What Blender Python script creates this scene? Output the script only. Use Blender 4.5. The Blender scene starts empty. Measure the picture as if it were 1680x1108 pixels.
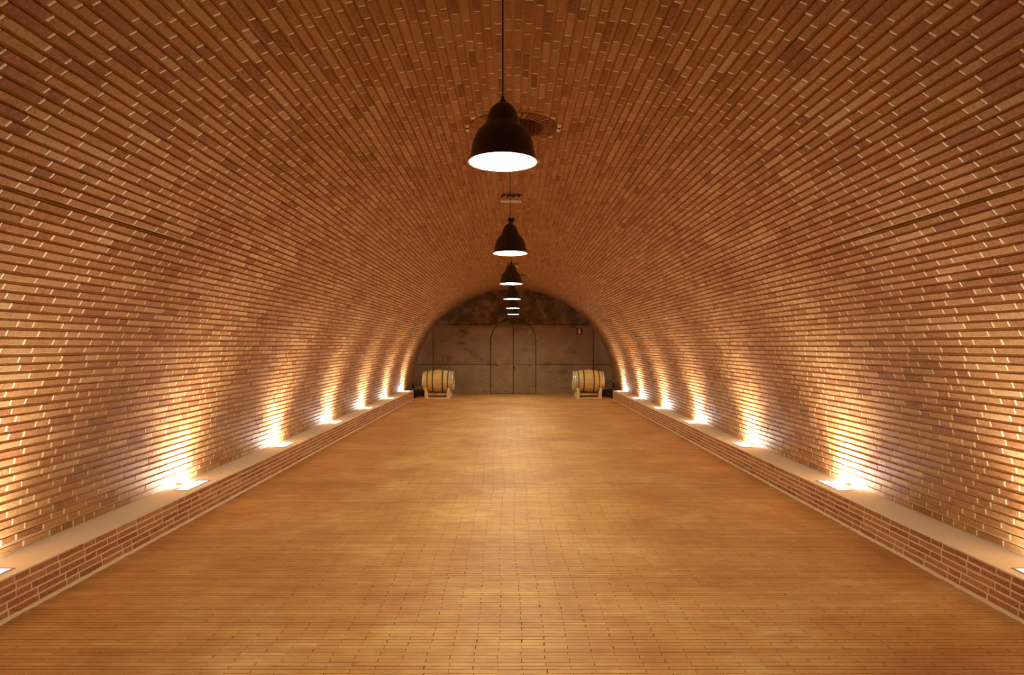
import bpy, math, random
import numpy as np
from mathutils import Matrix, Vector

S = bpy.context.scene
COL = S.collection
PI = math.pi
random.seed(7)
rng = np.random.default_rng(11)

# ------------------------------------------------------------------ camera, world, exposure
F_PX = 1050.0
cd = bpy.data.cameras.new('camera')
cam = bpy.data.objects.new('camera', cd)
COL.objects.link(cam)
cam.location = (0, 0, 1.64)
cam.rotation_euler = (PI / 2, 0, 0)
cd.sensor_width = 36
cd.lens = F_PX * 36 / 1680
cd.shift_x = -2 / 1680
cd.shift_y = 12 / 1680
cd.clip_start = 0.05
S.camera = cam

w = bpy.data.worlds.new('world')
S.world = w
w.use_nodes = True
w.node_tree.nodes['Background'].inputs[0].default_value = (0.02, 0.015, 0.01, 1)
w.node_tree.nodes['Background'].inputs[1].default_value = 0.1

vs = S.view_settings
vs.view_transform = 'Standard'
vs.look = 'None'
vs.gamma = 1
vs.use_curve_mapping = False
vs.exposure = 0.16

S.cycles.max_bounces = 10
S.cycles.diffuse_bounces = 8
S.cycles.glossy_bounces = 3
S.cycles.caustics_reflective = False
S.cycles.sample_clamp_indirect = 6

PENDANT_STRENGTH = 200.0
PENDANT_COLOR = (1.0, 0.89, 0.56)
GLASS_STRENGTH = 1.3
BEAM_POWER = 225.0
WASH_POWER = 75.0
UPLIGHT_COLOR = (1.0, 1.0, 0.96)

# ------------------------------------------------------------------ layout
FLOOR_Y0, END_Y, BACK_Y = 0.9, 21.5, -1.6      # first brick, end wall, plain wall behind
LEDGE_X, LEDGE_H, LEDGE_END = 3.01, 0.257, 19.36
VC = 0.11                                       # height of the vault's centre
PITCH_UP = [2.5, 15, 26, 34, 43, 52, 63, 78, 90]
R_UP = [3.330, 3.368, 3.388, 3.408, 3.418, 3.408, 3.392, 3.388, 3.390]


def vr(phi):
    """vault radius at an angle (radians) above the horizontal"""
    d = np.degrees(phi)
    d = np.where(d > 90, 180 - d, d)
    return np.interp(d, PITCH_UP, R_UP)


# ------------------------------------------------------------------ materials
def nodes_of(name):
    m = bpy.data.materials.new(name)
    m.use_nodes = True
    nt = m.node_tree
    return m, nt, nt.nodes['Principled BSDF']


def N(nt, kind, **kw):
    n = nt.nodes.new(kind)
    for k, v in kw.items():
        if isinstance(v, tuple) and k.startswith('in'):
            n.inputs[int(k[2:])].default_value = v
        elif k.startswith('in'):
            n.inputs[int(k[2:])].default_value = v
        else:
            setattr(n, k, v)
    return n


def ramp(nt, stops):
    r = nt.nodes.new('ShaderNodeValToRGB')
    e = r.color_ramp.elements
    while len(e) < len(stops):
        e.new(0.5)
    for el, (p, c) in zip(e, stops):
        el.position = p
        el.color = (*c, 1)
    return r


def noise(nt, vec, scale, detail=3, rough=0.55):
    n = nt.nodes.new('ShaderNodeTexNoise')
    n.inputs['Scale'].default_value = scale
    n.inputs['Detail'].default_value = detail
    n.inputs['Roughness'].default_value = rough
    if vec is not None:
        nt.links.new(vec, n.inputs['Vector'])
    return n


def mix(nt, a, b, fac, mode='MIX'):
    m = nt.nodes.new('ShaderNodeMix')
    m.data_type = 'RGBA'
    m.blend_type = mode
    for sock, v in ((m.inputs['Factor'], fac), (m.inputs['A'], a), (m.inputs['B'], b)):
        if hasattr(v, 'is_output'):
            nt.links.new(v, sock)
        elif isinstance(v, tuple):
            sock.default_value = (*v, 1)
        else:
            sock.default_value = v
    return m.outputs['Result']


def math_node(nt, op, a, b=None, clamp=False):
    m = nt.nodes.new('ShaderNodeMath')
    m.operation = op
    m.use_clamp = clamp
    for i, v in enumerate((a, b)):
        if v is None:
            continue
        if hasattr(v, 'is_output'):
            nt.links.new(v, m.inputs[i])
        else:
            m.inputs[i].default_value = v
    return m.outputs[0]


def maprange(nt, v, a, b, c=0.0, d=1.0):
    m = nt.nodes.new('ShaderNodeMapRange')
    nt.links.new(v, m.inputs[0])
    for i, x in zip((1, 2, 3, 4), (a, b, c, d)):
        m.inputs[i].default_value = x
    return m.outputs[0]


def bump(nt, bsdf, h, dist, strength=1.0):
    b = nt.nodes.new('ShaderNodeBump')
    b.inputs['Strength'].default_value = strength
    b.inputs['Distance'].default_value = dist
    nt.links.new(h, b.inputs['Height'])
    nt.links.new(b.outputs[0], bsdf.inputs['Normal'])


def rnd_value(nt):
    """a value of each brick's own: from the joined mesh's attribute or from the single piece"""
    a = nt.nodes.new('ShaderNodeAttribute')
    a.attribute_name = 'rnd'
    b = nt.nodes.new('ShaderNodeAttribute')
    b.attribute_type = 'OBJECT'
    b.attribute_name = 'rnd'
    return math_node(nt, 'ADD', a.outputs['Fac'], b.outputs['Fac'])


def position(nt):
    return nt.nodes.new('ShaderNodeNewGeometry').outputs['Position']


def brick_material(name, stops, smear, rough=0.66, spec=0.2, stain=0.25):
    m, nt, b = nodes_of(name)
    p = position(nt)
    r = rnd_value(nt)
    base = ramp(nt, stops)
    nt.links.new(r, base.inputs[0])
    n1 = noise(nt, p, 55, 5, 0.65)
    c = mix(nt, base.outputs[0], (0.54, 0.31, 0.14), maprange(nt, n1.outputs[0], 0.50, 0.72, 0, 0.5))
    c = mix(nt, c, (0.16, 0.055, 0.022), maprange(nt, n1.outputs[0], 0.48, 0.28, 0, 0.75))
    n2 = noise(nt, p, 1.6, 4, 0.6)
    c = mix(nt, c, (0.55, 0.33, 0.14), maprange(nt, n2.outputs[0], 0.52, 0.75, 0, stain))
    n3 = noise(nt, p, 4.5, 8, 0.75)
    c = mix(nt, c, smear, maprange(nt, n3.outputs[0], 0.64, 0.78, 0, 0.35))
    nt.links.new(c, b.inputs['Base Color'])
    b.inputs['Roughness'].default_value = rough
    b.inputs['Specular IOR Level'].default_value = spec
    n4 = noise(nt, p, 140, 4, 0.7)
    bump(nt, b, n4.outputs[0], 0.0025, 0.8)
    return m


M_BRICK = brick_material('fired_brick', [
    (0.0, (0.25, 0.082, 0.024)), (0.2, (0.335, 0.128, 0.038)), (0.6, (0.39, 0.170, 0.053)),
    (0.9, (0.44, 0.210, 0.072)), (1.0, (0.50, 0.28, 0.11))], (0.66, 0.50, 0.32))
M_LEDGE_BRICK = brick_material('ledge_brick', [
    (0.0, (0.31, 0.105, 0.044)), (0.5, (0.42, 0.165, 0.072)), (1.0, (0.50, 0.24, 0.11))],
    (0.60, 0.44, 0.30), 0.7, 0.25, 0.15)


def mortar_material(name, a, b_, rough=0.9):
    m, nt, b = nodes_of(name)
    p = position(nt)
    n1 = noise(nt, p, 14, 5, 0.65)
    c = mix(nt, a, b_, n1.outputs[0])
    nt.links.new(c, b.inputs['Base Color'])
    b.inputs['Roughness'].default_value = rough
    b.inputs['Specular IOR Level'].default_value = 0.15
    bump(nt, b, noise(nt, p, 190, 3, 0.7).outputs[0], 0.002, 0.6)
    return m


M_MORTAR = mortar_material('sand_mortar', (0.80, 0.62, 0.37), (0.88, 0.72, 0.46))
M_BED = mortar_material('shade_toned_bed_mortar', (0.44, 0.265, 0.11), (0.56, 0.36, 0.165))  # raked joints: shade of the recess put into the colour, darker than head-joint mortar
M_LEDGE_MORTAR = mortar_material('ledge_mortar', (0.64, 0.49, 0.32), (0.77, 0.61, 0.43))


def paver_material():
    m, nt, b = nodes_of('clay_paver')
    p = position(nt)
    r = rnd_value(nt)
    base = ramp(nt, [(0.0, (0.44, 0.212, 0.072)), (0.35, (0.51, 0.265, 0.092)),
                     (0.75, (0.545, 0.295, 0.106)), (1.0, (0.59, 0.345, 0.14))])
    nt.links.new(r, base.inputs[0])
    c = base.outputs[0]
    n1 = noise(nt, p, 1.1, 7, 0.68)
    c = mix(nt, c, (0.36, 0.140, 0.045), maprange(nt, n1.outputs[0], 0.52, 0.32, 0, 0.8))
    c = mix(nt, c, (0.68, 0.47, 0.23), maprange(nt, n1.outputs[0], 0.52, 0.70, 0, 0.65))
    mp = nt.nodes.new('ShaderNodeMapping')
    mp.inputs['Scale'].default_value = (1.8, 5, 1)
    nt.links.new(p, mp.inputs[0])
    n2 = noise(nt, mp.outputs[0], 2.2, 5, 0.65)
    c = mix(nt, c, (0.30, 0.110, 0.034), maprange(nt, n2.outputs[0], 0.54, 0.30, 0, 0.45))
    n3 = noise(nt, p, 60, 4, 0.65)
    c = mix(nt, c, (0.70, 0.47, 0.25), maprange(nt, n3.outputs[0], 0.56, 0.8, 0, 0.45))
    nt.links.new(c, b.inputs['Base Color'])
    rr = maprange(nt, n1.outputs[0], 0.3, 0.7, 0.48, 0.62)
    nt.links.new(rr, b.inputs['Roughness'])
    b.inputs['Specular IOR Level'].default_value = 0.35
    bump(nt, b, n3.outputs[0], 0.001, 0.5)
    return m


M_PAVER = paver_material()
M_GROUT = mortar_material('dark_floor_joint', (0.05, 0.025, 0.011), (0.11, 0.06, 0.027))


def concrete_material(name, a, b_, stains=True, rough=0.8, mould=0.0):
    m, nt, b = nodes_of(name)
    p = position(nt)
    n1 = noise(nt, p, 2.2, 6, 0.65)
    c = mix(nt, a, b_, maprange(nt, n1.outputs[0], 0.3, 0.7))
    if stains:
        mp = nt.nodes.new('ShaderNodeMapping')
        mp.inputs['Scale'].default_value = (1.0, 1.0, 2.2)
        nt.links.new(p, mp.inputs[0])
        n2 = noise(nt, mp.outputs[0], 1.5, 8, 0.72)
        c = mix(nt, c, tuple(x * 0.42 for x in a), maprange(nt, n2.outputs[0], 0.54, 0.68, 0, 0.8))
        mp2 = nt.nodes.new('ShaderNodeMapping')
        mp2.inputs['Scale'].default_value = (2.0, 2.0, 9)
        mp2.inputs['Location'].default_value = (3.1, 0, 5)
        nt.links.new(p, mp2.inputs[0])
        n5 = noise(nt, mp2.outputs[0], 2.0, 6, 0.7)
        c = mix(nt, c, tuple(min(1, x * 1.7) for x in b_), maprange(nt, n5.outputs[0], 0.59, 0.70, 0, 0.6))
    if mould:
        sep = nt.nodes.new('ShaderNodeSeparateXYZ')
        nt.links.new(p, sep.inputs[0])
        up = maprange(nt, sep.outputs[2], 2.20, 2.36)
        n6 = noise(nt, p, 3.2, 6, 0.65)
        k = math_node(nt, 'MULTIPLY', up, maprange(nt, n6.outputs[0], 0.34, 0.58), True)
        c = mix(nt, c, (0.060, 0.054, 0.030), math_node(nt, 'MULTIPLY', k, mould))
    nt.links.new(c, b.inputs['Base Color'])
    b.inputs['Roughness'].default_value = rough
    b.inputs['Specular IOR Level'].default_value = 0.2
    bump(nt, b, noise(nt, p, 30, 6, 0.7).outputs[0], 0.004, 0.5)
    return m


M_CONCRETE = concrete_material('stained_concrete', (0.25, 0.165, 0.105), (0.36, 0.25, 0.165), mould=0.85)
M_JOINT = concrete_material('dark_joint', (0.03, 0.022, 0.016), (0.05, 0.04, 0.03), False, 0.95)
M_SLAB = concrete_material('cream_ledge_concrete', (0.72, 0.65, 0.55), (0.79, 0.72, 0.62), False, 0.65)
M_REAR = concrete_material('plain_rear_plaster', (0.20, 0.11, 0.06), (0.25, 0.14, 0.08), False, 0.9)


def simple(name, col, rough=0.5, metal=0.0, spec=0.5, grain=0.0):
    m, nt, b = nodes_of(name)
    p = nt.nodes.new('ShaderNodeTexCoord').outputs['Object']
    n1 = noise(nt, p, 25, 4, 0.6)
    d = tuple(x * (0.75 if grain == 0 else 1 - grain) for x in col)
    c = mix(nt, d, col, maprange(nt, n1.outputs[0], 0.35, 0.65))
    nt.links.new(c, b.inputs['Base Color'])
    b.inputs['Roughness'].default_value = rough
    b.inputs['Metallic'].default_value = metal
    b.inputs['Specular IOR Level'].default_value = spec
    return m


def wood(name, a, b_, axis_scale, rough=0.55):
    m, nt, b = nodes_of(name)
    p = nt.nodes.new('ShaderNodeTexCoord').outputs['Object']
    mp = nt.nodes.new('ShaderNodeMapping')
    mp.inputs['Scale'].default_value = axis_scale
    nt.links.new(p, mp.inputs[0])
    n1 = noise(nt, mp.outputs[0], 4, 6, 0.65)
    n2 = noise(nt, p, 3.5, 3, 0.5)
    c = mix(nt, a, b_, maprange(nt, n1.outputs[0], 0.35, 0.65))
    c = mix(nt, c, tuple(x * 0.6 for x in a), maprange(nt, n2.outputs[0], 0.58, 0.8, 0, 0.5))
    nt.links.new(c, b.inputs['Base Color'])
    b.inputs['Roughness'].default_value = rough
    bump(nt, b, n1.outputs[0], 0.001, 0.4)
    return m


def emitter(name, col, strength):
    m = bpy.data.materials.new(name)
    m.use_nodes = True
    nt = m.node_tree
    nt.nodes.remove(nt.nodes['Principled BSDF'])
    e = nt.nodes.new('ShaderNodeEmission')
    e.inputs[0].default_value = (*col, 1)
    e.inputs[1].default_value = strength
    nt.links.new(e.outputs[0], nt.nodes['Material Output'].inputs[0])
    return m


M_SHADE = simple('matt_black_enamel', (0.045, 0.042, 0.036), 0.36, 0, 0.5)
M_ENAMEL = simple('white_enamel', (0.85, 0.82, 0.76), 0.35)
M_LAMP = emitter('pendant_light', PENDANT_COLOR, PENDANT_STRENGTH)
M_GLASS = emitter('lit_uplight_glass', UPLIGHT_COLOR, GLASS_STRENGTH)
M_STEEL = simple('brushed_steel_frame', (0.42, 0.42, 0.42), 0.35, 0.9)
M_HOOP = simple('dark_hoop_steel', (0.10, 0.085, 0.07), 0.45, 0.7)
M_ZINC = simple('galvanised_hoop', (0.78, 0.76, 0.70), 0.4, 0.45)
M_OAK = wood('oak_staves', (0.62, 0.47, 0.18), (0.80, 0.65, 0.30), (0.6, 6, 6))
M_HEAD = wood('wine_stained_oak_head', (0.28, 0.075, 0.04), (0.38, 0.13, 0.07), (6, 6, 0.8))
M_PINE = wood('pale_pine', (0.78, 0.61, 0.36), (0.90, 0.76, 0.50), (4, 4, 1.0))
M_SIGN = simple('red_sign', (0.19, 0.010, 0.008), 0.35)
M_WHITE = simple('white_print', (0.80, 0.72, 0.62), 0.5)
M_BLACK = simple('black_plastic', (0.018, 0.016, 0.014), 0.4)
M_BOTTLE = simple('dark_bottle_glass', (0.012, 0.010, 0.008), 0.12)
M_BOXDARK = simple('dark_box_steel', (0.035, 0.026, 0.02), 0.6, 0.2)
M_BOXLID = simple('grey_box_lid', (0.36, 0.33, 0.29), 0.55)
M_BATTEN = simple('beige_batten', (0.84, 0.72, 0.52), 0.7)


# ------------------------------------------------------------------ mesh helpers
def link(name, me, mat=None, parent=None):
    o = bpy.data.objects.new(name, me)
    COL.objects.link(o)
    if mat is not None and me is not None and not me.materials:
        me.materials.append(mat)
    if parent is not None:
        o.parent = parent
    return o


def empty(name, loc, rz=0.0):
    o = link(name, None)
    o.empty_display_size = 0.1
    o.location = loc
    o.rotation_euler = (0, 0, rz)
    return o


def tag(o, label=None, cat=None, group=None, kind=None):
    for k, v in (('label', label), ('category', cat), ('group', group), ('kind', kind)):
        if v:
            o[k] = v
    return o


class MB:
    """collects simple solids into one mesh"""

    def __init__(self):
        self.v, self.f, self.sm = [], [], []

    def add(self, vs, fs, smooth=False):
        o = len(self.v)
        self.v += [tuple(p) for p in vs]
        self.f += [tuple(i + o for i in f) for f in fs]
        self.sm += [smooth] * len(fs)
        return self

    def box(self, c, s, ch=0.0, rot=None):
        hx, hy, hz = s[0] / 2, s[1] / 2, s[2] / 2
        if ch <= 0:
            vs = [(x, y, z) for x in (-hx, hx) for y in (-hy, hy) for z in (-hz, hz)]
            fs = [(0, 1, 3, 2), (4, 6, 7, 5), (0, 4, 5, 1), (2, 3, 7, 6), (0, 2, 6, 4), (1, 5, 7, 3)]
        else:                                   # chamfered along the vertical and top edges
            def ring(ax, ay, z):
                k = ch if True else 0
                return [(ax - k, ay, z), (ax, ay - k, z), (ax, -ay + k, z), (ax - k, -ay, z),
                        (-ax + k, -ay, z), (-ax, -ay + k, z), (-ax, ay - k, z), (-ax + k, ay, z)]
            rings = [ring(hx - ch, hy - ch, -hz), ring(hx, hy, -hz + ch), ring(hx, hy, hz - ch), ring(hx - ch, hy - ch, hz)]
            vs = sum(rings, [])
            fs = [tuple(range(8))]
            for k in range(3):
                for i in range(8):
                    j = (i + 1) % 8
                    fs.append((k * 8 + i, k * 8 + i + 8, k * 8 + j + 8, k * 8 + j))
            fs.append(tuple(range(31, 23, -1)))
        m = rot if rot is not None else Matrix.Identity(3)
        vs = [m @ Vector(p) + Vector(c) for p in vs]
        return self.add(vs, fs)

    def lathe(self, prof, axis='Z', seg=32, c=(0, 0, 0), mod=None, smooth=True):
        """prof = [(radius, along)]"""
        vs, fs = [], []
        for r, h in prof:
            for i in range(seg):
                a = 2 * PI * i / seg
                rr = r * (mod(i) if mod else 1)
                x, y = rr * math.cos(a), rr * math.sin(a)
                p = {'Z': (x, y, h), 'X': (h, x, y), 'Y': (y, h, x)}[axis]
                vs.append((p[0] + c[0], p[1] + c[1], p[2] + c[2]))
        for k in range(len(prof) - 1):
            for i in range(seg):
                j = (i + 1) % seg
                fs.append((k * seg + i, k * seg + j, (k + 1) * seg + j, (k + 1) * seg + i))
        n = len(prof)
        if prof[0][0] > 1e-6:
            fs.append(tuple(range(seg - 1, -1, -1)))
        if prof[-1][0] > 1e-6:
            fs.append(tuple((n - 1) * seg + i for i in range(seg)))
        return self.add(vs, fs, smooth)

    def lathe_open(self, prof, axis='Z', seg=32, c=(0, 0, 0), smooth=True):
        k = len(self.f)
        self.lathe(prof, axis, seg, c, None, smooth)
        if prof[0][0] > 1e-6:
            i = len(self.f) - (2 if prof[-1][0] > 1e-6 else 1)
            del self.f[i], self.sm[i]
        if prof[-1][0] > 1e-6:
            self.f.pop()
            self.sm.pop()
        return self

    def tube(self, pts, r, seg=10):
        pts = [Vector(p) for p in pts]
        vs, fs = [], []
        for i, p in enumerate(pts):
            d = (pts[min(i + 1, len(pts) - 1)] - pts[max(i - 1, 0)]).normalized()
            u = d.cross(Vector((0.31, 0.95, 0.07))).normalized()
            v = d.cross(u)
            for k in range(seg):
                a = 2 * PI * k / seg
                vs.append(p + u * (r * math.cos(a)) + v * (r * math.sin(a)))
        for i in range(len(pts) - 1):
            for k in range(seg):
                j = (k + 1) % seg
                fs.append((i * seg + k, i * seg + j, (i + 1) * seg + j, (i + 1) * seg + k))
        fs.append(tuple(range(seg - 1, -1, -1)))
        fs.append(tuple((len(pts) - 1) * seg + k for k in range(seg)))
        return self.add(vs, fs, True)

    def prism(self, poly, y0, y1):
        """outline in (x, z), extruded from y0 (the face towards the hall) to y1"""
        n = len(poly)
        vs = [(x, y0, z) for x, z in poly] + [(x, y1, z) for x, z in poly]
        fs = [tuple(range(n)), tuple(range(2 * n - 1, n - 1, -1))]
        for i in range(n):
            j = (i + 1) % n
            fs.append((i, i + n, j + n, j))
        return self.add(vs, fs)

    def build(self, name, mat, parent=None, fix=True):
        me = bpy.data.meshes.new(name)
        me.from_pydata(self.v, [], self.f)
        me.polygons.foreach_set('use_smooth', self.sm)
        if fix:
            import bmesh
            bm = bmesh.new()
            bm.from_mesh(me)
            bmesh.ops.recalc_face_normals(bm, faces=bm.faces)
            bm.to_mesh(me)
            bm.free()
        me.update()
        return link(name, me, mat, parent)


def quad_mesh(name, V, Q, rnd=None):
    """V (n,3) and Q (m,4) numpy arrays to a mesh; rnd (m,) = a value per face"""
    me = bpy.data.meshes.new(name)
    me.vertices.add(len(V))
    me.vertices.foreach_set('co', np.asarray(V, np.float32).ravel())
    me.loops.add(len(Q) * 4)
    me.loops.foreach_set('vertex_index', np.asarray(Q, np.int32).ravel())
    me.polygons.add(len(Q))
    me.polygons.foreach_set('loop_start', np.arange(0, len(Q) * 4, 4, dtype=np.int32))
    me.polygons.foreach_set('loop_total', np.full(len(Q), 4, np.int32))
    if rnd is not None:
        a = me.attributes.new('rnd', 'FLOAT', 'FACE')
        a.data.foreach_set('value', np.asarray(rnd, np.float32))
    me.polygons.foreach_set('use_smooth', np.zeros(len(Q), bool))
    me.update(calc_edges=True)
    return me


def piece(L, H, D, nx, ny, ch, seed, jit=0.0009):
    """one brick: x along, y across, z out of the wall (face at z = 0); open at the back"""
    g = np.random.default_rng(seed)
    xs = np.linspace(-L / 2 + ch, L / 2 - ch, nx + 1)
    ys = np.linspace(-H / 2 + ch, H / 2 - ch, ny + 1)
    V = [(x, y, g.normal(0, jit * 0.45)) for y in ys for x in xs]
    Q = []
    for j in range(ny):
        for i in range(nx):
            a = j * (nx + 1) + i
            Q.append((a, a + 1, a + nx + 2, a + nx + 1))
    per = [i for i in range(nx + 1)] + [j * (nx + 1) + nx for j in range(1, ny + 1)] \
        + [ny * (nx + 1) + i for i in range(nx - 1, -1, -1)] + [j * (nx + 1) for j in range(ny - 1, 0, -1)]
    o1 = len(V)
    for i in per:
        x, y, z = V[i]
        sx = 1 if x > L / 2 - ch - 1e-6 else (-1 if x < -L / 2 + ch + 1e-6 else 0)
        sy = 1 if y > H / 2 - ch - 1e-6 else (-1 if y < -H / 2 + ch + 1e-6 else 0)
        V.append((x + sx * ch + g.normal(0, jit), y + sy * ch + g.normal(0, jit), -ch))
    o2 = len(V)
    for k in range(len(per)):
        x, y, z = V[o1 + k]
        V.append((x, y, -D))
    P = len(per)
    for k in range(P):
        j = (k + 1) % P
        Q.append((per[j], per[k], o1 + k, o1 + j))
        Q.append((o1 + j, o1 + k, o2 + k, o2 + j))
    Q = [q[::-1] for q in Q]
    # outward winding: face 0 must look along +z
    a, b, c = (np.array(V[i]) for i in Q[0][:3])
    if np.cross(b - a, c - b)[2] < 0:
        Q = [q[::-1] for q in Q]
    return np.array(V), np.array(Q)


class Field:
    """a field of alike pieces: the ones that show largest become parts, the rest one joined part"""

    def __init__(self, kinds, lods, dims):
        self.kinds, self.lods, self.dims = kinds, lods, dims        # per kind: list of variants near / far
        self.rows = []                                              # (kind, centre, X, Y, Z axes, scale x, scale y)

    def put(self, kind, c, ax, ay, az, sx=1.0, sy=1.0, rnd=None):
        self.rows.append((kind, c, ax, ay, az, sx, sy, random.random() if rnd is None else rnd))

    def build(self, owner, part, rest, mat, limit, far=9.0):
        info = []
        for n, (k, c, ax, ay, az, sx, sy, r) in enumerate(self.rows):
            d = Vector(c) - cam.location
            area = 0
            if d.y > 0.5:
                L, H = self.dims[k]
                px = 842 + F_PX * d.x / d.y
                py = 566 - F_PX * d.z / d.y
                m = 12
                if m < px < 1680 - m and m < py < 1108 - m:
                    area = L * sx * H * sy * abs(Vector(az).dot(d.normalized())) / (d.y * d.length)
            info.append(area)
        order = sorted(range(len(self.rows)), key=lambda i: -info[i])
        single = set(i for i in order[:limit] if info[i] > 0)
        meshes = {}
        for i in order[:limit]:
            if i not in single:
                continue
            k, c, ax, ay, az, sx, sy, r = self.rows[i]
            v = int(r * 9973) % len(self.kinds[k])
            if (k, v) not in meshes:
                V, Q = self.kinds[k][v]
                me = quad_mesh(part, V, Q)
                me.materials.append(mat)
                meshes[(k, v)] = me
            o = bpy.data.objects.new(part, meshes[(k, v)])
            COL.objects.link(o)
            m = Matrix((ax, ay, az)).transposed().to_4x4() @ Matrix.Diagonal((sx, sy, 1, 1))
            m.translation = Vector(c)
            o.parent = owner
            o.matrix_basis = m
            o['rnd'] = r
        VV, QQ, RR, base = [], [], [], 0
        groups = {}
        for i in range(len(self.rows)):
            if i in single:
                continue
            k, c, ax, ay, az, sx, sy, r = self.rows[i]
            lib = self.kinds if c[1] < far else self.lods
            v = int(r * 9973) % len(lib[k])
            groups.setdefault((k, v, c[1] < far), []).append(i)
        for (k, v, near), idx in groups.items():
            V, Q = (self.kinds if near else self.lods)[k][v]
            C = np.array([self.rows[i][1] for i in idx])
            A = np.array([[self.rows[i][2], self.rows[i][3], self.rows[i][4]] for i in idx])     # n,3 axes,3
            sc = np.array([[self.rows[i][5], self.rows[i][6], 1.0] for i in idx])
            W = np.einsum('vk,nk,nkd->nvd', V, sc, A) + C[:, None, :]
            q = Q[None] + (np.arange(len(idx)) * len(V))[:, None, None] + base
            VV.append(W.reshape(-1, 3))
            QQ.append(q.reshape(-1, 4))
            RR.append(np.repeat([self.rows[i][7] for i in idx], len(Q)))
            base += len(idx) * len(V)
        if VV:
            me = quad_mesh(rest, np.concatenate(VV), np.concatenate(QQ), np.concatenate(RR))
            o = link(rest, me, mat, owner)
            tag(o, kind='stuff')
        return len(single)


S_LEN, H_LEN, B_H, JOINT = 0.236, 0.111, 0.0405, 0.0145
BR_NEAR = {'S': [piece(S_LEN, B_H, 0.016, 3, 1, 0.0018, i, 0.0007) for i in range(8)],
           'H': [piece(H_LEN, B_H, 0.016, 2, 1, 0.0018, 40 + i, 0.0007) for i in range(6)]}
BR_FAR = {'S': [piece(S_LEN, B_H, 0.016, 1, 1, 0.0018, 80 + i, 0.0007) for i in range(8)],
          'H': [piece(H_LEN, B_H, 0.016, 1, 1, 0.0018, 120 + i, 0.0007) for i in range(6)]}
BR_DIM = {'S': (S_LEN, B_H), 'H': (H_LEN, B_H)}

OCULI = [(0.0, 5.44), (0.0, 16.95)]
OC_OUT, OC_IN = 0.378, 0.258

# ------------------------------------------------------------------ the vault
PHI0 = math.asin((LEDGE_H - VC + 0.004) / 3.33)
_ph = np.linspace(PHI0, PI / 2, 2000)
_r = vr(_ph)
_x, _z = _r * np.cos(_ph), VC + _r * np.sin(_ph)
_s = np.concatenate([[0], np.cumsum(np.hypot(np.diff(_x), np.diff(_z)))])
ARC = _s[-1]
NC = 88
PITCH = ARC / NC
SPLIT = 46                                                    # courses below belong to the side walls
CRACK = 40


def curve_at(s):
    """point and unit tangent of the right half of the vault at arc length s from the ledge"""
    x, z = np.interp(s, _s, _x), np.interp(s, _s, _z)
    x2, z2 = np.interp(s + 0.03, _s, _x), np.interp(s + 0.03, _s, _z)
    x1, z1 = np.interp(s - 0.03, _s, _x), np.interp(s - 0.03, _s, _z)
    if s + 0.03 > ARC:
        x2, z2 = x, z
        if s > ARC - 0.005:
            return x, z, -1.0, 0.0
    l = math.hypot(x2 - x1, z2 - z1)
    return x, z, (x2 - x1) / l, (z2 - z1) / l


def course_s(i, y):
    """arc length of the middle of course i at depth y, with the courses' slight waviness"""
    s = (i + 0.5) * PITCH + 0.0016 * math.sin(1.1 * y + 2.3 * i) + 0.0012 * math.sin(2.9 * y + 1.1 * i)
    k = i - CRACK
    if 0 <= k < 7 and 2.4 < y < 6.6:                           # the one joint that stands open
        s += 0.013 * math.sin(PI * (y - 2.4) / 4.2) * (1 - k / 7)
    return min(s, ARC - 0.02)


fields = {'wall_left': Field(BR_NEAR, BR_FAR, BR_DIM), 'wall_right': Field(BR_NEAR, BR_FAR, BR_DIM),
          'ceiling': Field(BR_NEAR, BR_FAR, BR_DIM)}
mortar = {k: ([], []) for k in fields}       # flush head-joint mortar behind the bricks
bed = {k: ([], []) for k in fields}          # raked bed joints


def add_strip(store, rows):
    """rows: list of cross sections (lists of points) joined by quads"""
    V, Q = store
    o = len(V)
    n = len(rows[0])
    for r in rows:
        V.extend(r)
    for k in range(len(rows) - 1):
        for i in range(n - 1):
            a = o + k * n + i
            Q.append((a, a + 1, a + n + 1, a + n))


def hole_ranges(x, y0, y1, rad):
    """the stretches of [y0, y1] outside the oculi for a course that runs at x"""
    segs = [(y0, y1)]
    for cx, cy in OCULI:
        if abs(x - cx) < rad:
            h = math.sqrt(rad * rad - (x - cx) ** 2)
            out = []
            for a, b in segs:
                if b <= cy - h or a >= cy + h:
                    out.append((a, b))
                else:
                    if a < cy - h:
                        out.append((a, cy - h))
                    if b > cy + h:
                        out.append((cy + h, b))
            segs = out
    return segs


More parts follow.
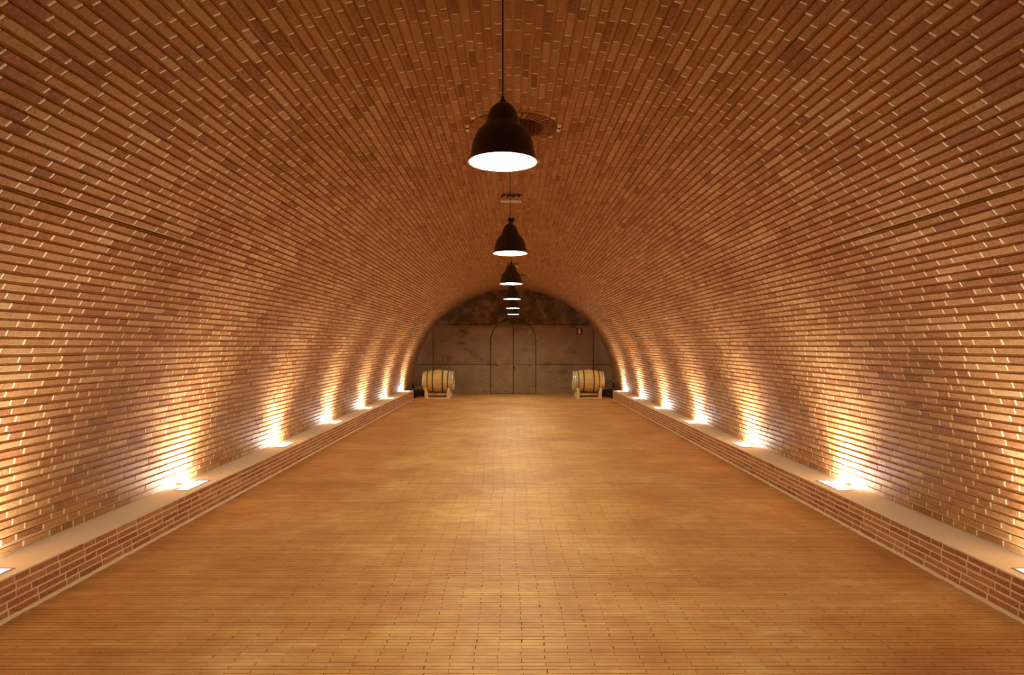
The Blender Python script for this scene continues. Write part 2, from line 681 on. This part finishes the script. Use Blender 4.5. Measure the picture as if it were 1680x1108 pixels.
PATTERN = ['S', 'S', 'H']
for i in range(NC):
    lens = []
    y = FLOOR_Y0 - (0.33 if i % 2 else 0.02) - random.uniform(0, 0.05) - 0.65
    k = random.choice((0, 0, 0, 1)) if i else 0
    while y < END_Y:
        kind = PATTERN[k % 3]
        if i == 0:
            kind = 'H' if (k // 7) % 2 else 'S'
        if random.random() < 0.04:
            kind = 'S' if kind == 'H' else 'H'
        L = BR_DIM[kind][0]
        jit = random.uniform(-0.003, 0.003)
        lens.append((kind, y + L / 2, 1 + jit / L, random.gauss(0, 0.0005), random.gauss(0, 0.003), random.gauss(0, 0.005),
                     random.uniform(0.98, 1.02)))
        y += L + JOINT + jit
        k += 1
    for side in (-1, 1):
        name = 'ceiling' if i >= SPLIT else ('wall_left' if side < 0 else 'wall_right')
        fld = fields[name]
        for kind, yc, sx, push, tilt, spin, sy in lens:
            L = BR_DIM[kind][0] * sx
            a, b = yc - L / 2, yc + L / 2
            if b > END_Y or a < FLOOR_Y0 - 0.3:
                if a < FLOOR_Y0 - 0.3 or END_Y - a < 0.04:
                    continue
                b = END_Y
            s = course_s(i, yc)
            x, z, tx, tz = curve_at(s)
            for a2, b2 in hole_ranges(side * x, a, b, OC_OUT + 0.016):
                if b2 - a2 < 0.025:
                    continue
                nx_, nz_ = (-tz, tx)                          # inward normal of the right half
                if nx_ * (0 - x) + nz_ * (VC - z) < 0:
                    nx_, nz_ = -nx_, -nz_
                T = Vector((side * tx, 0, tz))
                Nn = Vector((side * nx_, 0, nz_))
                Yv = Vector((0, 1, 0))
                rot = Matrix.Rotation(tilt, 3, Yv) @ Matrix.Rotation(spin * 0.5, 3, Nn)
                Nn2, T2, Y2 = rot @ Nn, rot @ T, rot @ Yv
                ay = Nn2.cross(Y2)                            # right-handed: x = Y2, z = Nn2
                c = Vector((side * x, (a2 + b2) / 2, z)) + Nn * push
                fld.put(kind, tuple(c), tuple(Y2), tuple(ay), tuple(Nn2), (b2 - a2) / BR_DIM[kind][0], sy)
        # mortar behind this course
        x, z, tx, tz = curve_at(course_s(i, 0))
        for a, b in hole_ranges(side * x, BACK_Y, END_Y, OC_OUT + 0.004):
            ys = np.linspace(a, b, max(2, int((b - a) / 0.5) + 1))
            rows, rows2 = [], []
            for yy in ys:
                s = course_s(i, yy)
                x, z, tx, tz = curve_at(s)
                nx_, nz_ = (-tz, tx)
                if nx_ * (0 - x) + nz_ * (VC - z) < 0:
                    nx_, nz_ = -nx_, -nz_

                def P(t, n):
                    return (side * (x + tx * t + nx_ * n), yy, z + tz * t + nz_ * n)
                hh = B_H / 2 - 0.0022
                rows.append([P(-hh, -0.02), P(-hh, -0.0024), P(hh, -0.0024), P(hh, -0.02)])
                rows2.append([P(-PITCH * 0.56, -0.0115), P(PITCH * 0.56, -0.0115)])
            add_strip(mortar[name], rows)
            add_strip(bed[name], rows2)

owners = {}
for name in ('wall_left', 'wall_right', 'ceiling'):
    V, Q = bed[name]
    me = quad_mesh(name, np.array(V), np.array(Q))
    o = link(name, me, M_BED)
    tag(o, kind='structure')
    owners[name] = o
    V, Q = mortar[name]
    me = quad_mesh('head_joint_mortar', np.array(V), np.array(Q))
    tag(link('head_joint_mortar', me, M_MORTAR, o), kind='stuff')
    fields[name].build(o, 'brick', 'brickwork', M_BRICK, 300)
tag(owners['wall_left'], 'brick side wall on the left, curving up into the vault')
tag(owners['wall_right'], 'brick side wall on the right, curving up into the vault')
tag(owners['ceiling'], 'brick barrel vault ceiling with raked joints')

# backing of the vault (keeps light from leaking; gives the shell thickness)
for name, s0, s1, side in (('wall_left', 0, SPLIT * PITCH, -1), ('wall_right', 0, SPLIT * PITCH, 1)):
    rows = []
    for yy in (BACK_Y, END_Y):
        r = []
        for s in np.linspace(s0 - 0.3, s1, 24):
            x, z, tx, tz = curve_at(max(s, 0))
            z2 = z if s >= 0 else z + s
            r.append((side * (x + 0.05), yy, z2))
        rows.append(r)
    st = ([], [])
    add_strip(st, rows)
    link('backing', quad_mesh('backing', np.array(st[0]), np.array(st[1])), M_BED, owners[name])

# ------------------------------------------------------------------ floor
PV_L, PV_W = 0.2473, 0.0330
PV_PX, PV_PY = 0.2487, 0.0367
PV_NEAR = {'P': [piece(PV_L, PV_W, 0.010, 2, 1, 0.0011, 200 + i, 0.0003) for i in range(8)]}
PV_FAR = {'P': [piece(PV_L, PV_W, 0.010, 1, 1, 0.0011, 240 + i, 0.0003) for i in range(8)]}
ff = Field(PV_NEAR, PV_FAR, {'P': (PV_L, PV_W)})
row, drift = 0, 0.0
y = FLOOR_Y0
while y < END_Y - 0.01:
    drift += random.gauss(0, 0.004)
    drift *= 0.995
    off = (PV_PX / 2 if row % 2 else 0) + drift
    rowv = random.random()
    rw = random.choice((0.965, 0.985, 1.0, 1.02, 1.045, 1.06))
    n0 = int(-(LEDGE_X + off) / PV_PX) - 1
    x = n0 * PV_PX + off
    while x < LEDGE_X:
        a, b = max(x + random.gauss(0, 0.0008), -LEDGE_X), min(x + PV_L - abs(random.gauss(0, 0.0016)), LEDGE_X)
        if b - a > 0.02:
            t1, t2 = random.gauss(0, 0.0012), random.gauss(0, 0.0003)
            Z = Vector((t2, t1, 1)).normalized()
            X = Vector((1, random.gauss(0, 0.0012), 0))
            X = (X - Z * X.dot(Z)).normalized()
            Y = Z.cross(X)
            ff.put('P', ((a + b) / 2, y + random.gauss(0, 0.0003), random.gauss(0, 0.0002)), tuple(X), tuple(Y), tuple(Z),
                   (b - a) / PV_L, rw * random.uniform(0.985, 1.012), 1.0 if random.random() < 0.012 else 0.74 * rowv + 0.24 * random.random())
        x += PV_PX
    y += PV_PY
    row += 1
mb = MB().box((0, (END_Y + BACK_Y) / 2, -0.106), (6.9, END_Y - BACK_Y, 0.2))
floor = mb.build('floor', M_GROUT)
tag(floor, 'floor of narrow clay pavers laid in running bond across the hall', kind='structure')
ff.build(floor, 'paver', 'paving', M_PAVER, 300, 8.0)
MB().box((0, (FLOOR_Y0 + BACK_Y) / 2 - 0.02, -0.003), (2 * LEDGE_X, FLOOR_Y0 - BACK_Y, 0.006)).build('threshold_strip', M_PAVER, floor)

# ------------------------------------------------------------------ ledges
LB_H = 0.0345
LB_NEAR = {'S': [piece(S_LEN, LB_H, 0.012, 3, 1, 0.002, 300 + i, 0.0013) for i in range(8)],
           'H': [piece(H_LEN, LB_H, 0.012, 2, 1, 0.002, 330 + i, 0.0013) for i in range(6)]}
LB_FAR = {'S': [piece(S_LEN, LB_H, 0.012, 1, 1, 0.002, 360 + i, 0.001) for i in range(6)],
          'H': [piece(H_LEN, LB_H, 0.012, 1, 1, 0.002, 380 + i, 0.001) for i in range(6)]}
NLC = 5
SLAB_T = 0.006
LPITCH = (LEDGE_H - SLAB_T - 0.012) / NLC
courses = []
for i in range(NLC):
    y = FLOOR_Y0 - (0.31 if i % 2 else 0) - random.uniform(0, 0.08)
    k, c = 0, []
    while y < LEDGE_END:
        kind = PATTERN[k % 3]
        if random.random() < 0.08:
            kind = 'S' if kind == 'H' else 'H'
        L = BR_DIM[kind][0]
        c.append((kind, y, min(y + L, LEDGE_END), random.gauss(0, 0.0005), random.gauss(0, 0.003), random.uniform(0.97, 1.03)))
        y += L + 0.0135
        k += 1
    courses.append(c)
for side, sname in ((-1, 'left'), (1, 'right')):
    # core: the mortar body of the ledge
    xi = LEDGE_X + 0.0028
    core = MB().box((side * (xi + 3.45) / 2, (BACK_Y + LEDGE_END - 0.004) / 2, (LEDGE_H - SLAB_T) / 2 - 0.004),
                    (3.45 - xi, LEDGE_END - 0.004 - BACK_Y, LEDGE_H - SLAB_T + 0.008)).build('baseboard_' + sname, M_LEDGE_MORTAR)
    tag(core, 'low brick ledge with a smooth cream top along the %s wall' % sname, kind='structure')
    lf = Field(LB_NEAR, LB_FAR, BR_DIM)
    for i, c in enumerate(courses):
        z = 0.012 + LPITCH * (i + 0.5)
        for kind, a, b, push, tilt, sy in c:
            if b - a < 0.03:
                continue
            Nn = Vector((-side, 0, 0))
            rot = Matrix.Rotation(tilt, 3, 'Z')
            Y2, N2 = rot @ Vector((0, 1, 0)), rot @ Nn
            lf.put(kind, (side * (LEDGE_X + push), (a + b) / 2, z), tuple(Y2), tuple(N2.cross(Y2)), tuple(N2),
                   (b - a) / BR_DIM[kind][0], sy)
    # the end face of the ledge
    for i in range(NLC):
        z = 0.012 + LPITCH * (i + 0.5)
        x0 = LEDGE_X + 0.001
        for kind in (('S', 'H') if i % 2 else ('H', 'S')):
            L = BR_DIM[kind][0]
            X = Vector((side, 0, 0))
            Nn = Vector((0, 1, 0))
            lf.put(kind, (side * (x0 + L / 2), LEDGE_END, z), tuple(X), tuple(Nn.cross(X)), tuple(Nn), 0.98, 1)
            x0 += L + 0.008
    lf.build(core, 'brick', 'brickwork', M_LEDGE_BRICK, 300, 8.0)
    # rough mortar bead along the floor
    V = []
    ys = np.arange(FLOOR_Y0, LEDGE_END, 0.045)
    rows = []
    for yy in ys:
        wv = 0.010 + 0.004 * math.sin(yy * 31) * math.sin(yy * 7.3) + random.gauss(0, 0.0022)
        hv = 0.013 + 0.004 * math.sin(yy * 23 + 1) + random.gauss(0, 0.002)
        rows.append([(side * (LEDGE_X + 0.004), yy, hv + 0.002), (side * (LEDGE_X - wv * 0.5), yy, hv), (side * (LEDGE_X - wv - 0.004), yy, 0.0)])
    st = ([], [])
    add_strip(st, rows)
    link('mortar_bead', quad_mesh('mortar_bead', np.array(st[0]), np.array(st[1])), M_LEDGE_MORTAR, core)
    top = MB().box((side * (LEDGE_X - 0.001 + 3.40) / 2, (BACK_Y + LEDGE_END + 0.004) / 2, LEDGE_H - SLAB_T / 2),
                   (3.40 - LEDGE_X + 0.001, LEDGE_END + 0.004 - BACK_Y, SLAB_T)).build('ledge_top', M_SLAB, core)
    top['label'] = 'smooth cream concrete top'

# ------------------------------------------------------------------ end wall with the arched double door
DR_HW, DR_TOP = 0.745, 2.515
DR_SPRING = DR_TOP - DR_HW
Z1, Z2, XJ, G = 0.985, 2.33, 2.69, 0.011
PD = 0.08
wall = MB().box((0, END_Y + 0.30, 1.9), (7.6, 0.30, 4.0)).build('wall_back', M_JOINT)
tag(wall, 'bare stained concrete end wall cast in large panels', kind='structure')


def arch(hw, z_from, z_spring, sgn, steps=22):
    """the door outline from height z_from up and round to the crown, on one side"""
    pts = [(sgn * hw, z_from)] if z_from < z_spring else []
    a0 = 0 if z_from <= z_spring else math.asin(min(1, (z_from - z_spring) / hw))
    for a in np.linspace(a0, PI / 2, steps):
        pts.append((sgn * hw * math.cos(a), z_spring + hw * math.sin(a)))
    return pts


def arc_between(hw, zs, za, zb, sgn, steps=16):
    a0, a1 = (math.asin(max(0, min(1, (z - zs) / hw))) for z in (za, zb))
    return [(sgn * hw * math.cos(a), zs + hw * math.sin(a)) for a in np.linspace(a0, a1, steps)]


XO, ZT = 3.62, 3.75
hw = DR_HW + 0.024


def panel(poly, parent=wall):
    return MB().prism(poly, END_Y, END_Y + PD).build('concrete_panel', M_CONCRETE, parent)


for s in (-1, 1):
    panel([(s * hw, 0), (s * (XJ - G), 0), (s * (XJ - G), Z1 - G), (s * hw, Z1 - G)])
    panel([(s * (XJ + G), 0), (s * XO, 0), (s * XO, Z1 - G), (s * (XJ + G), Z1 - G)])
    panel([(s * (XJ + G), Z1 + G), (s * XO, Z1 + G), (s * XO, Z2 - G), (s * (XJ + G), Z2 - G)])
    panel([(s * hw, Z1 + G), (s * (XJ - G), Z1 + G), (s * (XJ - G), Z2 - G)]
          + [p for p in arc_between(hw, DR_SPRING, DR_SPRING, Z2 - G, s)][::-1])
crown = [p for p in arc_between(hw, DR_SPRING, Z2 + G, DR_SPRING + hw, 1)]
crown += [(-x, z) for x, z in crown[::-1][1:]]
panel([(XO, Z2 + G), (XO, ZT), (-XO, ZT), (-XO, Z2 + G)] + crown[::-1])

door = MB().box((0, END_Y + 0.124, 1.24), (1.40, 0.02, 2.40)).build('door_1', M_JOINT)
tag(door, 'arched double door faced in concrete, flush with the end wall', kind='structure')
g2 = 0.013
for s in (-1, 1):
    lower = [(s * g2, 0.012), (s * DR_HW, 0.012), (s * DR_HW, Z1 - 0.006), (s * g2, Z1 - 0.006)]
    a_top = math.acos(g2 / DR_HW)
    upper = [(s * g2, Z1 + 0.006), (s * DR_HW, Z1 + 0.006)] + [
        (s * DR_HW * math.cos(a), DR_SPRING + DR_HW * math.sin(a)) for a in np.linspace(0, a_top, 24)]
    leaf = MB().box((s * 0.35, END_Y + 0.103, 0.95), (0.64, 0.022, 1.84)).build('door_leaf', M_JOINT, door)
    for poly in (lower, upper):
        MB().prism(poly, END_Y + 0.002, END_Y + 0.092).build('concrete_panel', M_CONCRETE, leaf)
    k = MB().lathe([(0.0, -0.006), (0.024, -0.006), (0.026, 0.0), (0.026, 0.012)], 'Y', 16,
                   (s * 0.565, END_Y, 0.945)).build('tie_hole_plug', M_JOINT, leaf)
    for hz in (0.25, 1.66):
        MB().lathe([(0.0, -0.03), (0.012, -0.03), (0.014, -0.02), (0.014, 0.05), (0.0, 0.05)], 'Z', 12,
                   (s * (DR_HW + 0.003), END_Y - 0.006, hz)).build('hinge', M_BLACK, leaf)
MB().lathe([(0.0, -0.02), (0.022, -0.018), (0.024, -0.004), (0.0, -0.004)], 'Y', 16, (0.03, END_Y, 0.87)).build('lock', M_HOOP, door)
MB().tube([(0.012, END_Y - 0.03, 0.79), (0.05, END_Y - 0.055, 0.785), (0.075, END_Y - 0.055, 0.84), (0.05, END_Y - 0.055, 0.90),
           (0.012, END_Y - 0.02, 0.905)], 0.008, 8).build('pull_ring', M_HOOP, door)

rear = MB().box((0, BACK_Y - 0.1, 1.9), (7.4, 0.2, 4.0)).build('wall_front', M_REAR)
tag(rear, 'plain wall behind the viewer', kind='structure')

# ------------------------------------------------------------------ the oculi in the crown
CROWN_Z = VC + 3.39
for n, (cx, cy) in enumerate(OCULI):
    seat = CROWN_Z - 0.017
    shaft = MB()
    H = 0.85
    nb = 36
    shaft.lathe_open([(OC_IN + 0.016, seat), (OC_IN + 0.016, seat + H), (0.0, seat + H)], 'Z', 48, (cx, cy, 0))
    o = shaft.build('trim_%d' % (n + 1), M_BED)
    tag(o, ('round brick-ringed opening in the vault above the nearest pendant' if n == 0
            else 'round brick-ringed opening far down the vault'), kind='structure')
    MB().lathe_open([(OC_IN + 0.012, seat + 0.028), (OC_OUT, seat + 0.022), (OC_OUT + 0.006, seat + 0.05)], 'Z', 56, (cx, cy, 0)).build('ring_mortar', M_BED, o)
    MB().lathe_open([(OC_OUT + 0.001, seat + 0.03), (OC_OUT + 0.001, seat + 0.004), (OC_OUT + 0.006, seat + 0.004), (OC_OUT + 0.012, seat + 0.008), (OC_OUT + 0.013, seat + 0.03)], 'Z', 64, (cx, cy, 0)).build('mortar_bead', M_BED, o)
    rl = OC_OUT - OC_IN
    nr = 44
    rb = [piece(rl, 0.0335, 0.034, 2, 1, 0.0025, 500 + i, 0.001) for i in range(5)]
    rmesh = []
    for V, Q in rb:                                            # ring bricks taper towards the opening
        V = V.copy()
        V[:, 1] *= 1 + 0.18 * V[:, 0] / (rl / 2)
        me = quad_mesh('ring_brick', V, Q)
        me.materials.append(M_BRICK)
        rmesh.append(me)
    for k in range(nr):
        a = 2 * PI * k / nr
        b = bpy.data.objects.new('ring_brick', rmesh[k % 5])
        COL.objects.link(b)
        X = Vector((math.cos(a), math.sin(a), 0))
        Zv = Vector((0, 0, -1))
        m = Matrix((X, Zv.cross(X), Zv)).transposed().to_4x4()
        rm = (OC_OUT + OC_IN) / 2
        m.translation = Vector((cx + rm * X.x, cy + rm * X.y, seat - 0.008 + random.gauss(0, 0.0015)))
        b.parent = o
        b.matrix_basis = m @ Matrix.Rotation(0.2, 4, 'X')
        b['rnd'] = random.random() * 0.8
    wmesh = []
    for i in range(4):                                         # upright bricks lining the shaft
        me = quad_mesh('shaft_brick', *piece(S_LEN, 0.040, 0.02, 1, 1, 0.003, 540 + i, 0.001))
        me.materials.append(M_BRICK)
        wmesh.append(me)
    for k in range(nb):
        a = 2 * PI * k / nb
        for lv in range(3):
            b = bpy.data.objects.new('shaft_brick', wmesh[(k + lv) % 4])
            COL.objects.link(b)
            X = Vector((0, 0, 1))
            Zv = Vector((-math.cos(a), -math.sin(a), 0))
            m = Matrix((X, Zv.cross(X), Zv)).transposed().to_4x4()
            m.translation = Vector((cx + OC_IN * math.cos(a), cy + OC_IN * math.sin(a), seat + 0.135 + lv * 0.25))
            b.parent = o
            b.matrix_basis = m
            b['rnd'] = random.random() * 0.6

# ------------------------------------------------------------------ pendant lamps
SHADE = [(0.0, 0.293), (0.012, 0.293), (0.032, 0.287), (0.053, 0.269), (0.067, 0.247), (0.0775, 0.216), (0.083, 0.194), (0.087, 0.184),
         (0.101, 0.172), (0.117, 0.156), (0.133, 0.133), (0.1465, 0.099), (0.154, 0.062), (0.159, 0.030), (0.166, 0.013), (0.176, 0.006),
         (0.177, 0.002), (0.176, 0.0)]
INNER = [(0.158, 0.0015), (0.155, 0.030), (0.151, 0.062), (0.143, 0.098), (0.128, 0.130), (0.10, 0.158), (0.0, 0.165)]
RIM_Z = 2.536


def make_pendant():
    t = empty('pendant_lamp', (0, 0, RIM_Z))
    MB().lathe_open(SHADE, 'Z', 56).build('lamp_shade', M_SHADE, t)
    r = MB().lathe_open([(0.176, 0.0), (0.170, -0.001), (0.158, 0.0015)] + INNER[1:], 'Z', 56).build('shade_lining', M_ENAMEL, t)
    MB().lathe([(0.0, 0.016), (0.152, 0.016), (0.152, 0.013), (0.08, 0.006), (0.0, 0.005)], 'Z', 48).build('diffuser', M_LAMP, t)
    MB().lathe([(0.016, 0.288), (0.016, 0.302), (0.010, 0.306), (0.008, 0.318), (0.004, 0.322), (0.0, 0.322)], 'Z', 16).build('cable_gland', M_BLACK, t)
    top = CROWN_Z - RIM_Z
    MB().tube([(0, 0, 0.315), (0, 0, top - 0.05)], 0.0034, 8).build('cable', M_BLACK, t)
    c = MB().lathe([(0.0, top - 0.075), (0.030, top - 0.072), (0.040, top - 0.05), (0.044, top - 0.02), (0.044, top + 0.003)], 'Z', 20).build('ceiling_cup', M_BLACK, t)
    MB().box((0, 0, top - 0.03), (0.125, 0.018, 0.010), 0.002).build('bracket', M_HOOP, c)
    return t


LAMPS = [(-0.051, 'nearest and largest black bell pendant, hanging under the round opening'),
         (-0.030, 'second black bell pendant from the viewer, just below a beige ceiling batten'),
         (-0.031, 'third black bell pendant from the viewer, in front of the vault crown'),
         (-0.024, 'fourth black bell pendant from the viewer, topmost of those against the end wall'),
         (-0.007, 'fifth black bell pendant from the viewer, second lowest of the row'),
         (0.010, 'farthest and smallest black bell pendant, just above the arched door')]
first = make_pendant()


def copy_tree(o, parent=None):
    c = o.copy()
    COL.objects.link(c)
    if parent is not None:
        c.parent = parent
    for ch in list(o.children):
        copy_tree(ch, c)
    return c


for k, (x, lab) in enumerate(LAMPS):
    t = first if k == 0 else copy_tree(first)
    t.location = (x, 3.141 * (k + 1), RIM_Z)
    tag(t, lab, 'lamp', 'pendant lamps down the middle of the vault')

# ------------------------------------------------------------------ uplights in the ledges
UP_X0, UP_X1, UP_L = 3.078, 3.215, 0.46


def make_uplight(side):
    t = empty('ledge_uplight', (0, 0, LEDGE_H))
    wd = UP_X1 - UP_X0
    fr = MB()
    bw = 0.013
    for sx in (-1, 1):
        fr.box((sx * (wd - bw) / 2, 0, 0.002), (bw, UP_L, 0.004))
    for sy in (-1, 1):
        fr.box((0, sy * (UP_L - bw) / 2, 0.002), (wd - 2 * bw, bw, 0.004))
    fr.build('frame', M_STEEL, t)
    MB().box((0, 0, 0.001), (wd - 2 * bw, UP_L - 2 * bw, 0.002)).build('glass', M_GLASS, t)
    # one narrow beam up the wall and two low ones that graze the foot of the wall to either side
    for nm, watts, cone, blend, aim in (('uplight_beam', BEAM_POWER, 120, 1.0, (0.10, 0.0, 1.0)),
                                        ('uplight_wash', WASH_POWER, 104, 0.9, (0.62, 0.62, 0.50)),
                                        ('uplight_wash', WASH_POWER, 104, 0.9, (0.62, -0.62, 0.50))):
        l = bpy.data.lights.new(nm, 'SPOT')
        l.energy = watts
        l.color = UPLIGHT_COLOR
        l.spot_size = math.radians(cone)
        l.spot_blend = blend
        l.shadow_soft_size = 0.03
        lo = link(nm, l, None, t)
        lo.location = (side * 0.034, 0.06, 0.010)
        lo.rotation_euler = Vector((side * aim[0], aim[1], aim[2])).to_track_quat('-Z', 'Y').to_euler()
    return t


ORD = ['nearest', 'second', 'third', 'fourth', 'fifth', 'sixth', 'farthest']
for side, sname in ((-1, 'left'), (1, 'right')):
    src = make_uplight(side)
    for k in range(7):
        t = src if k == 0 else copy_tree(src)
        t.location = (side * (UP_X0 + UP_X1) / 2, 3.96 - UP_L / 2 + 2.56 * k, LEDGE_H)
        lab = {0: 'rectangular glass uplight let into the %s ledge, nearest, cut by the picture edge',
               6: 'rectangular glass uplight let into the %s ledge, farthest, beside the wine barrel'}.get(
            k, 'rectangular glass uplight let into the %s ledge, ' + ORD[k] + ' from the viewer')
        tag(t, lab % sname, 'light', 'uplights let into the ledges')

# ------------------------------------------------------------------ wine barrels on cradles
B_L, B_R, B_E = 0.95, 0.345, 0.288
BZ, BY, BX = 0.520, 19.79, 2.31


def br(x):
    return B_R - (B_R - B_E) * abs(2 * x / B_L) ** 1.9


def make_barrel():
    t = empty('wine_barrel', (0, 0, BZ))
    xs = np.linspace(-B_L / 2, B_L / 2, 25)
    NS = 26
    seg = NS * 4

    def seam(i):
        return 0.994 if i % 4 == 0 else 1.0
    prof = [(br(-B_L / 2) - 0.022, -B_L / 2)] + [(br(x), x) for x in xs] + [(br(B_L / 2) - 0.022, B_L / 2)]
    m = MB()
    m.lathe(prof, 'X', seg, (0, 0, 0), seam)
    m.f.pop(); m.f.pop(); m.sm.pop(); m.sm.pop()
    for s in (-1, 1):                                          # the croze inside each chime
        m.lathe_open([(br(B_L / 2) - 0.022, s * B_L / 2), (br(B_L / 2) - 0.018, s * (B_L / 2 - 0.04))], 'X', seg)
    m.build('staves', M_OAK, t)
    for s in (-1, 1):
        h = MB().lathe([(0.0, s * (B_L / 2 - 0.038)), (B_E - 0.018, s * (B_L / 2 - 0.038)), (B_E - 0.018, s * (B_L / 2 - 0.055)), (0.0, s * (B_L / 2 - 0.055))], 'X', 48).build('barrel_head', M_HEAD, t)
        h['label'] = 'wine-stained reddish head'
        for a in (-0.17, -0.06, 0.06, 0.17):                    # seams between the head boards
            hl = math.sqrt((B_E - 0.02) ** 2 - a * a)
            MB().box((s * (B_L / 2 - 0.0378), a, 0), (0.002, 0.004, 2 * hl)).build('board_seam', M_HOOP, h)
    for x0, w_, mt in ((0.002, 0.045, M_ZINC), (0.055, 0.036, M_ZINC), (0.145, 0.030, M_HOOP), (0.305, 0.036, M_HOOP)):
        for s in (-1, 1):
            a, b = s * (-B_L / 2 + x0), s * (-B_L / 2 + x0 + w_)
            pr = [(br(a) - 0.004, a), (br(a) + 0.004, a), (br((a + b) / 2) + 0.0045, (a + b) / 2), (br(b) + 0.004, b), (br(b) - 0.004, b)]
            o = MB().lathe_open(pr, 'X', 64).build('hoop', mt, t)
            if mt is M_ZINC:
                o['label'] = 'pale galvanised end hoop'
    MB().lathe([(0.026, B_R - 0.006), (0.026, B_R + 0.012), (0.021, B_R + 0.022), (0.0, B_R + 0.022)], 'Z', 16).build('bung', M_PINE, t)
    return t


def make_cradle():
    t = empty('barrel_cradle', (0, 0, 0))
    for sx in (-1, 1):
        x = sx * 0.335
        rb = br(0.335 + 0.045) + 0.006
        for sy in (-1, 1):
            m = MB()
            m.box((x, sy * 0.325, 0.115), (0.092, 0.10, 0.23), 0.004)
            m.box((x - sx * -0.010, sy * 0.338, 0.276), (0.072, 0.062, 0.10), 0.004)
            m.build('post', M_PINE, t)
        zt = BZ - br(0.335) - 0.006
        MB().box((x, 0, zt / 2 + 0.04), (0.075, 0.56, zt - 0.08), 0.004).build('bearer', M_PINE, t)
    for sy in (-1, 1):
        MB().tube([(-0.30, sy * 0.33, 0.138), (0.30, sy * 0.33, 0.138)], 0.017, 12).build('rod', M_PINE, t)
        MB().box((0, sy * 0.345, 0.019), (0.60, 0.05, 0.038), 0.003).build('rail', M_PINE, t)
    return t


ba, cr = make_barrel(), make_cradle()
for k, (side, sname) in enumerate(((-1, 'left'), (1, 'right'))):
    b = ba if k == 0 else copy_tree(ba)
    c = cr if k == 0 else copy_tree(cr)
    b.location = (side * BX, BY, BZ)
    c.location = (side * BX, BY, 0.0)
    tag(b, 'oak wine barrel lying on its side at the end of the %s ledge' % sname, 'barrel', 'wine barrels by the end wall')
    tag(c, 'pale pine cradle under the barrel at the end of the %s ledge' % sname, 'stand', 'barrel cradles by the end wall')

# ------------------------------------------------------------------ small things at the far end
for k, (side, sname) in enumerate(((-1, 'left'), (1, 'right'))):
    bt = empty('bottle', (side * 3.215, 20.52, 0.249))
    MB().lathe([(0.0, 0.0), (0.034, 0.0), (0.037, 0.004), (0.037, 0.115), (0.030, 0.145), (0.015, 0.165), (0.013, 0.205), (0.0, 0.205)], 'Z', 24).build('glass_body', M_BOTTLE, bt)
    MB().lathe([(0.0155, 0.190), (0.0165, 0.193), (0.0165, 0.225), (0.0, 0.226)], 'Z', 20).build('capsule', M_HEAD, bt)
    tag(bt, 'small dark bottle standing on the grey lid of the low box at the %s' % sname, 'bottle', 'bottles on the corner boxes')
    bx = empty('floor_box', (side * 3.07, 20.86, 0))
    MB().box((0, 0, 0.113), (0.52, 1.06, 0.226), 0.004).build('casing', M_BOXDARK, bx)
    MB().box((-side * 0.005, 0, 0.238), (0.53, 1.09, 0.022), 0.003).build('lid', M_BOXLID, bx)
    tag(bx, 'low dark box with a grey lid in the corner behind the %s barrel' % sname, 'box', 'low boxes in the far corners')

sg = empty('fire_extinguisher_sign', (2.225, END_Y - 0.001, 2.09))
MB().box((0, -0.002, 0), (0.215, 0.004, 0.235)).build('plate', M_SIGN, sg)
pic = MB()
body = [(-0.030, -0.085), (0.030, -0.085), (0.035, -0.078), (0.035, 0.03)] + \
       [(0.035 * math.cos(a), 0.03 + 0.030 * math.sin(a)) for a in np.linspace(0.2, PI - 0.2, 10)] + [(-0.035, 0.03), (-0.035, -0.078)]
pic.prism(body, -0.0055, -0.0042)
pic.prism([(-0.012, 0.066), (0.012, 0.066), (0.012, 0.076), (0.034, 0.088), (0.034, 0.096), (-0.014, 0.084)], -0.0055, -0.0042)
pic.prism([(-0.014, 0.078), (-0.014, 0.086), (-0.045, 0.074), (-0.052, 0.050), (-0.050, 0.0), (-0.045, 0.0), (-0.046, 0.048), (-0.040, 0.068)], -0.0055, -0.0042)
pic.build('pictogram', M_WHITE, sg)
tag(sg, 'small red sign with a white fire extinguisher on the concrete end wall', 'sign')

for k, (bx_, by_, lab) in enumerate(((-0.027, 7.98, 'short beige batten with black hooks on the vault crown behind the nearest pendant'),
                                     (-0.015, 14.65, 'short beige batten on the vault crown behind the second pendant'))):
    z0 = CROWN_Z - 0.012
    bt = empty('ceiling_batten', (bx_, by_, z0))
    MB().box((0, 0, -0.030), (0.255, 0.10, 0.065), 0.003).build('block', M_BATTEN, bt)
    for x in (-0.105, -0.035, 0.035, 0.105):
        MB().tube([(x, -0.046, -0.010), (x, -0.10, -0.012), (x, -0.125, -0.022), (x - 0.018, -0.12, -0.036)], 0.008, 8).build('hook', M_BLACK, bt)
    tag(bt, lab, 'bracket', 'battens on the vault crown')
